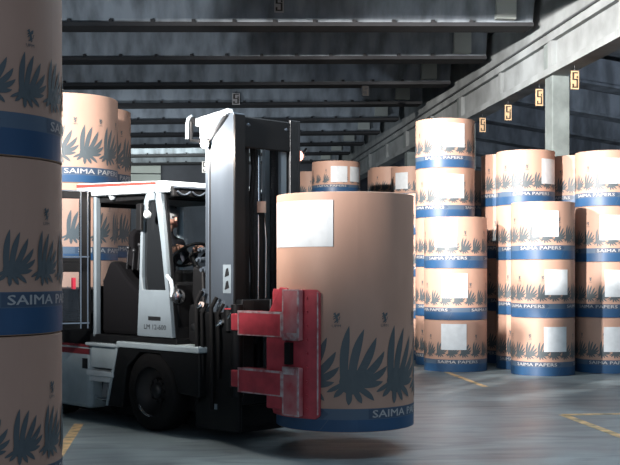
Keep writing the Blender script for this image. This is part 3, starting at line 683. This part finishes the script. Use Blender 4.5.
for sgn in (1, -1):
    k = MB(); k.box(L(-.08, MQ(sgn, .36), .22), L(.20, MQ(sgn, .335), 2.98), 1)
    k.box(L(.155, MQ(sgn, .345), .22), L(.20, MQ(sgn, .27), 2.98)); k.box(L(-.08, MQ(sgn, .345), .22), L(-.035, MQ(sgn, .27), 2.98))
    k.build('inner_mast_rail', [M['panel'] if sgn < 0 else M['black'], M['darksteel']], T, bevel=.004)  # far flanges paler: light on the steel put into the colour
    k = MB(); k.tube([L(-.09, MQ(sgn, .23), .3), L(-.09, MQ(sgn, .23), 1.75)], .048, 14); lc = k.build('lift_cylinder', M['darksteel'], T)
    k = MB(); k.tube([L(-.09, MQ(sgn, .23), 1.75), L(-.09, MQ(sgn, .23), 2.95)], .026, 14); k.build('piston_rod', M['chrome'], lc)
    for p in (-.06, .18):
        k = MB(); k.lathe([(.0, 0), (.05, 0), (.06, .02), (.045, .05), (.0, .06)], L(p, MQ(sgn, .31), 2.98), 'z', 16); k.build('rail_cap', M['steel'], T)
part('mast_shade_plate', [((-.27, .37), (.506, .56), (.1, 1.22))], M['black'], bevel=.02)  # black plate standing in for shade and hydraulics over the lower mast
part('top_crossbar', [((.205, .232), (-.34, .47), (2.78, 3.08)), ((-.10, -.05), (-.34, .46), (2.90, 3.04))], M['black'], bevel=.015)
part('middle_crossbar', [((-.19, -.12), (-.34, .46), (1.05, 1.2))], M['black'])
part('bottom_crossbar', [((-.16, .20), (-.34, .46), (.12, .32))], M['black'])
for q in (.12, -.12):
    k = MB(); z = .9
    while z < 2.85:
        k.box(L(.10, q-.018, z), L(.125, q+.018, z+.055)); k.box(L(.105, q-.024, z+.03), L(.12, q+.024, z+.075)); z += .075
    k.build('lift_chain', M['darksteel'], T)
k = MB(); k.tube([L(.08, .02, 1.15), L(.08, .02, 2.18)], .045, 14); cc = k.build('centre_cylinder', M['black'], T)
k = MB(); k.tube([L(.08, .02, 2.18), L(.08, .02, 2.29)], .058, 18); k.build('cylinder_cap', M['peach'], cc)['label'] = 'peach coloured cap on the black cylinder'
for dq in (.07, -.03):
    k = MB(); k.tube([L(.10, dq, 1.2), L(.11, dq, 1.9), L(.09, dq*.8, 2.16)], .012, 8); k.build('hydraulic_pipe', M['chrome'], cc)
k = MB()
for (q, r) in ((.19, .016), (.16, .016)):
    k.tube([L(.14, q, .95), L(.16, q+.01, 1.6), L(.12, q+.02, 2.1), L(.16, q, 2.6), L(.13, q, 2.85)], r, 8)
k.build('mast_hose', M['rubber'], T)
# lamp bracket, pale guard plate and bent pipe at the mast top
k = MB(); k.prism([L(-.30, .47, 3.02), L(.20, .47, 3.10), L(.18, .47, 3.14), L(-.30, .47, 3.09), ], L(0, .05, 0)); k.prism([L(-.31, .44, 2.90), L(-.11, .44, 2.90), L(.02, .44, 3.06), L(-.31, .44, 3.06)], L(0, .02, 0))
gp = k.build('guard_plate', M['white'], T)
k = MB(); k.prism([L(-.12, .50, 2.86), L(-.08, .50, 2.86), L(.17, .50, 3.08), L(.13, .50, 3.08)], L(0, .03, 0)); k.build('guard_brace', M['darksteel'], gp)
k = MB(); k.tube([L(-.53, .44, 2.92), L(-.53, .44, 3.07), L(-.51, .44, 3.12), L(-.47, .44, 3.135), L(-.44, .44, 3.10)], .022, 10); k.build('bent_pipe', M['panel'], T)
k = MB(); k.tube([L(-.45, .44, 3.11), L(-.34, .45, 3.04)], .03, 8); k.tube([L(-.47, .44, 3.10), L(-.47, .44, 2.9), L(-.3, .44, 2.88)], .02, 8); k.build('pipe_bracket', M['black'], T)
def worklamp(p, q, z, lens, r=.055):
    c = L(p, q, z); d = Vector((.0, -1 if q > 0 else 1, -.15)) if False else Vector((.45, -.85, -.1)).normalized()
    k = MB(); k.tube([c-d*.09, c-d*.05, c], [r*.55, r*.95, r], 18); k.tube([c-d*.08, c-d*.08+Vector((.06, .03, .08))], .012, 6)
    h = k.build('work_lamp', M['darksteel'], T)
    k = MB(); k.tube([c, c+d*.012], [r*.92, r*.7], 18); k.build('lamp_lens', lens, h)
    return c, d
c, d = worklamp(-.12, .56, 2.83, M['lens'], .045)
l = bpy.data.lights.new('work_lamp_light', 'POINT'); l.energy = 100; l.color = (1.0, .86, .74); l.shadow_soft_size = .04
lo = bpy.data.objects.new('work_lamp_light', l); C.objects.link(lo); lo.parent = T; lo.location = c+Vector((0, -.07, -.02))
worklamp(-.02, -.60, 2.79, M['lens_red'], .06)
# carriage and roll clamp
part('carriage', [((.27, .34), (-.50, .50), (1.16, 1.34)), ((.27, .34), (-.50, .50), (.36, .54)), ((.27, .36), (.36, .50), (.36, 1.34)), ((.27, .36), (-.50, -.36), (.36, 1.34)), ((.30, .36), (-.14, .14), (.36, 1.34))], M['darksteel'])
for p, z0, z1, rr in ((-.20, .35, 1.42, .022), (-.12, .5, 1.3, .018), (.02, .3, 1.36, .02), (.12, .6, 1.3, .016)):
    k = MB(); k.tube([L(p, .585, z0), L(p+.02, .60, (z0+z1)/2), L(p-.01, .585, z1-.1), L(p+.03, .55, z1)], rr, 8); k.build('lower_mast_hose', M['rubber'], T)
for p, z in ((-.19, 1.26), (.26, 1.18), (.10, 1.10)):
    k = MB(); k.tube([L(p, .575, z), L(p+.07, .60, z+.03)], .028, 10); k.tube([L(p+.07, .60, z+.03), L(p+.10, .61, z+.04)], .018, 8); k.build('hose_coupling', M['chrome'], T)
k = MB(); k.box(L(.02, .561, .30), L(.07, .568, .35)); k.build('lower_mast_sticker', M['panel'], T)
k = MB(); k.prism([L(.20, .52, 1.02), L(.30, .52, 1.02), L(.34, .52, 1.26), L(.16, .52, 1.26)], L(0, .03, 0)); k.build('carriage_lug', M['red'], T)
k = MB()
k.tube([L(.24, .56, 1.05), L(.24, .56, 1.25)], .05, 12); k.tube([L(.40, .60, .45), L(.40, .60, 1.30)], .06, 12)
k.build('hinge_pin', M['black'], T)
k = MB()
for z in (.6, .8, 1.0): k.tube([L(.22, .53, z), L(.3, .56, z+.03), L(.36, .55, z+.2)], .016, 8)
k.build('carriage_hose', M['rubber'], T)
def arm(sg, nm):
    k = MB()
    for (z0, z1) in ((1.035, 1.25), (.52, .735)):
        k.box(L(.56, .60*sg, z0), L(1.13, .73*sg, z1)); k.box(L(.40, .56*sg, z0+.03), L(.60, .68*sg, z1-.03))
    k.box(L(.90, .645*sg, .40), L(1.14, .70*sg, 1.20)); k.prism([L(.92, .66*sg, 1.25), L(1.10, .66*sg, 1.25), L(1.16, .66*sg, 1.46), L(1.06, .66*sg, 1.47)], L(0, .03*sg, 0))
    a = k.build('clamp_arm', M['red'], T, bevel=.012)
    for (z0, z1) in ((1.035, 1.25), (.52, .735)):     # worn bright edges round each bar
        k = MB(); y0, y1 = .7225*sg, .7335*sg
        k.ring([L(.558, y0, z0-.003), L(1.134, y0, z0-.003), L(1.134, y0, z1+.003), L(.558, y0, z1+.003)],
               [L(.568, y0, z0+.007), L(1.115, y0, z0+.007), L(1.115, y0, z1-.016), L(.568, y0, z1-.016)], L(0, y1-y0, 0))
        k.build('worn_edge', M['worn'], a)
    for (z0, z1, y0, y1) in ((1.01, 1.45, 1.01, 1.075), (.36, .78, .715, .78)):
        k = MB(); k.box(L(1.135, .665*sg, z0), L(1.335, .725*sg, z1)); pl = k.build('pad_bracket', M['red_worn'], a, bevel=.012)
        k = MB(); A, B_ = .720*sg, .7285*sg
        k.ring([L(1.135, A, z0), L(1.337, A, z0), L(1.337, A, z1), L(1.135, A, z1)],
               [L(1.148, A, z0+.012 if y1 > .9 else z0+.012), L(1.318, A, z0+.012), L(1.318, A, z1-.012), L(1.148, A, z1-.012)], L(0, B_-A, 0))
        k.box(L(1.14, A, y0), L(1.33, B_, y1))
        k.build('worn_bracket_edge', M['worn'], pl)
    k = MB(); k.box(L(1.145, .60*sg, .80), L(1.215, .712*sg, .99)); k.build('pivot_gap', M['black'], a)
    # curved pad hugging the roll (roll axis at p = 1.2, q = 0)
    k = MB(); m = 18; r0, r1 = .626, .668; vs = []; a0, a1 = R(-34), R(24)
    for i in range(m+1):
        t = a0+(a1-a0)*i/m; ed = .03 if i in (0, m) else 0
        for rr in (r0, r1):
            for zz in (.34+ed, 1.45-ed): vs.append(L(1.2+rr*math.sin(t), sg*rr*math.cos(t), zz))
    fs = []
    for i in range(m):
        b, c = 4*i, 4*i+4
        fs += [(b+2, c+2, c+3, b+3), (b, b+1, c+1, c), (b+1, b+3, c+3, c+1), (b, c, c+2, b+2)]
    fs += [(0, 2, 3, 1), (4*m, 4*m+1, 4*m+3, 4*m+2)]
    k.add(vs, fs); pd = k.build('clamp_pad', M['red'], a, bevel=.006)
    k = MB()
    k.tube([L(1.2+.672*math.sin(a1-.02), sg*.672*math.cos(a1-.02), .38+.05*i) for i in range(22)], .007, 6)
    k.build('pad_edge', M['worn'], pd)
    for i in range(9):
        k = MB(); z = .42+i*.12; t = R(14); k.tube([L(1.2+.664*math.sin(t), sg*.664*math.cos(t), z), L(1.2+.684*math.sin(t), sg*.684*math.cos(t), z)], .012, 8)
        k.build('pad_bolt', M['red'], pd)
    return a
arm(1, 'near'); arm(-1, 'far')
part('clamp_frame', [((.36, .42), (-.66, .66), (1.06, 1.22)), ((.36, .42), (-.66, .66), (.54, .70))], M['darksteel'])

# ------------------------------------------------------------------ the driver, seated in the cab
def skin_mesh(chains, name, mats, mat_of, parent, sub=2):
    """chains of (point, radius); later chains may start at an index of an earlier point"""
    vs, es, rs = [], [], []
    for ch in chains:
        prev = None
        for it in ch:
            if isinstance(it, int): prev = it; continue
            p, r = it; vs.append(tuple(p)); rs.append(r); i = len(vs)-1
            if prev is not None: es.append((prev, i))
            prev = i
    me = bpy.data.meshes.new(name); me.from_pydata(vs, es, [])
    o = bpy.data.objects.new(name, me); C.objects.link(o)
    sk = o.modifiers.new('skin', 'SKIN'); sk.use_smooth_shade = True
    for i, v in enumerate(me.skin_vertices[0].data):
        v.radius = (rs[i], rs[i]) if not isinstance(rs[i], tuple) else rs[i]; v.use_root = (i == 0)
    sb = o.modifiers.new('sub', 'SUBSURF'); sb.levels = sub; sb.render_levels = sub
    dg = bpy.context.evaluated_depsgraph_get(); dg.update()
    m2 = bpy.data.meshes.new_from_object(o.evaluated_get(dg)); m2.name = name
    bpy.data.objects.remove(o); 
    m2.materials.clear()
    for m in mats: m2.materials.append(m)
    for f in m2.polygons: f.material_index = mat_of(f.center); f.use_smooth = True
    o = bpy.data.objects.new(name, m2); C.objects.link(o); o.parent = parent; return o
def LW(p, q, z): return T.matrix_basis @ L(p, q, z)
D0 = (-1.42, .10)
D = empty('person', (0, 0, 0), -PI/4); 
_m = Matrix.Translation((-.53, 10.85, 0)) @ Matrix.Rotation(-PI/4, 4, 'Z')
D.location = _m @ L(D0[0], D0[1], .94)
tag(D, 'driver in dark overalls seated at the steering wheel inside the cab', 'person')
def B(p, q, z): return L(p-D0[0], q-D0[1], z-.94)
qc = .10
head = B(-1.24, qc, 2.17)
ch = [
 [(B(-1.42, qc, 1.47), .15), (B(-1.41, qc, 1.60), .145), (B(-1.37, qc, 1.76), .155), (B(-1.33, qc, 1.90), .15), (B(-1.30, qc, 1.99), .075), (B(-1.285, qc, 2.05), .052), (B(-1.26, qc, 2.10), .062), (B(-1.245, qc, 2.17), .088), (B(-1.25, qc, 2.235), .075)],
 [3, (B(-1.32, qc+.18, 1.90), .075), (B(-1.22, qc+.23, 1.68), .055), (B(-1.08, qc+.17, 1.79), .042), (B(-.985, qc+.11, 1.86), .030)],
 [3, (B(-1.32, qc-.18, 1.90), .075), (B(-1.22, qc-.23, 1.68), .055), (B(-1.08, qc-.19, 1.78), .042), (B(-.985, qc-.15, 1.86), .030)],
 [0, (B(-1.36, qc+.10, 1.45), .10), (B(-1.02, qc+.13, 1.46), .075), (B(-.90, qc+.13, 1.20), .055), (B(-.86, qc+.13, 1.02), .045), (B(-.76, qc+.13, .985), .035)],
 [0, (B(-1.36, qc-.10, 1.45), .10), (B(-1.02, qc-.13, 1.46), .075), (B(-.90, qc-.13, 1.20), .055), (B(-.86, qc-.13, 1.02), .045), (B(-.76, qc-.13, .985), .035)]]
zneck = B(0, 0, 2.035).z
def who(c):
    if c.z > zneck: return 1
    hp = B(-1.02, 0, 0).x
    if c.x > hp and c.z > B(0, 0, 1.7).z: return 1
    return 0
body = skin_mesh(ch, 'body', [M['overall'], M['skin']], who, D)
# fingers closed on the wheel, joined into the body mesh
bm = bmesh.new(); bm.from_mesh(body.data)
for sgn, q0 in ((1, qc+.11), (-1, qc-.15)):
    fc = []
    for i in range(4):
        b = B(-.965, q0+(i-1.5)*.022, 1.87-.004*abs(i-1.5)); ln = (.9, 1.0, .95, .8)[i]
        fc.append([(b, .010), (b+Vector((.035*ln, 0, .008)), .0095), (b+Vector((.055*ln, 0, -.018)), .009), (b+Vector((.040*ln, 0, -.042)), .0075)])
    b = B(-.985, q0-.045*sgn, 1.855); fc.append([(b, .011), (b+L(.025, -.015*sgn, -.012), .010), (b+L(.045, -.005*sgn, -.028), .008)])
    fc.append([(B(-1.0, q0, 1.862), .028), (B(-.965, q0, 1.87), .030)])
    for c1 in fc:
        f = skin_mesh([c1], 'f', [M['overall'], M['skin']], lambda c: 1, D, 1); bm.from_mesh(f.data); bpy.data.objects.remove(f)
# face: nose, ears
def blob(c, r):
    g = bmesh.ops.create_uvsphere(bm, u_segments=12, v_segments=8, radius=1, matrix=Matrix.Translation(c) @ Matrix.Diagonal((*r, 1)))
    for v in g['verts']:
        for f in v.link_faces: f.material_index = 1; f.smooth = True
blob(B(-1.145, qc, 2.155), (.022, .013, .022)); blob(B(-1.25, qc+.088, 2.16), (.02, .012, .03)); blob(B(-1.25, qc-.088, 2.16), (.02, .012, .03)); blob(B(-1.165, qc, 2.09), (.03, .03, .025))
bm.to_mesh(body.data); bm.free()
k = MB()
for s_ in (1, -1): k.lathe([(0, -.012), (.012, 0), (0, .012)], B(-1.160, qc+.032*s_, 2.18), 'x', 10)
k.build('eyes', M['black'], D)
k = MB(); k.box(B(-1.146, qc-.024, 2.113), B(-1.158, qc+.024, 2.119)); k.build('mouth', M['maroon'], D)
k = MB(); k.lathe([(.098, -.03), (.103, .02), (.092, .065), (.055, .10), (0, .112)], B(-1.262, qc, 2.19), 'z', 24)
k.build('hair', M['hair'], D)
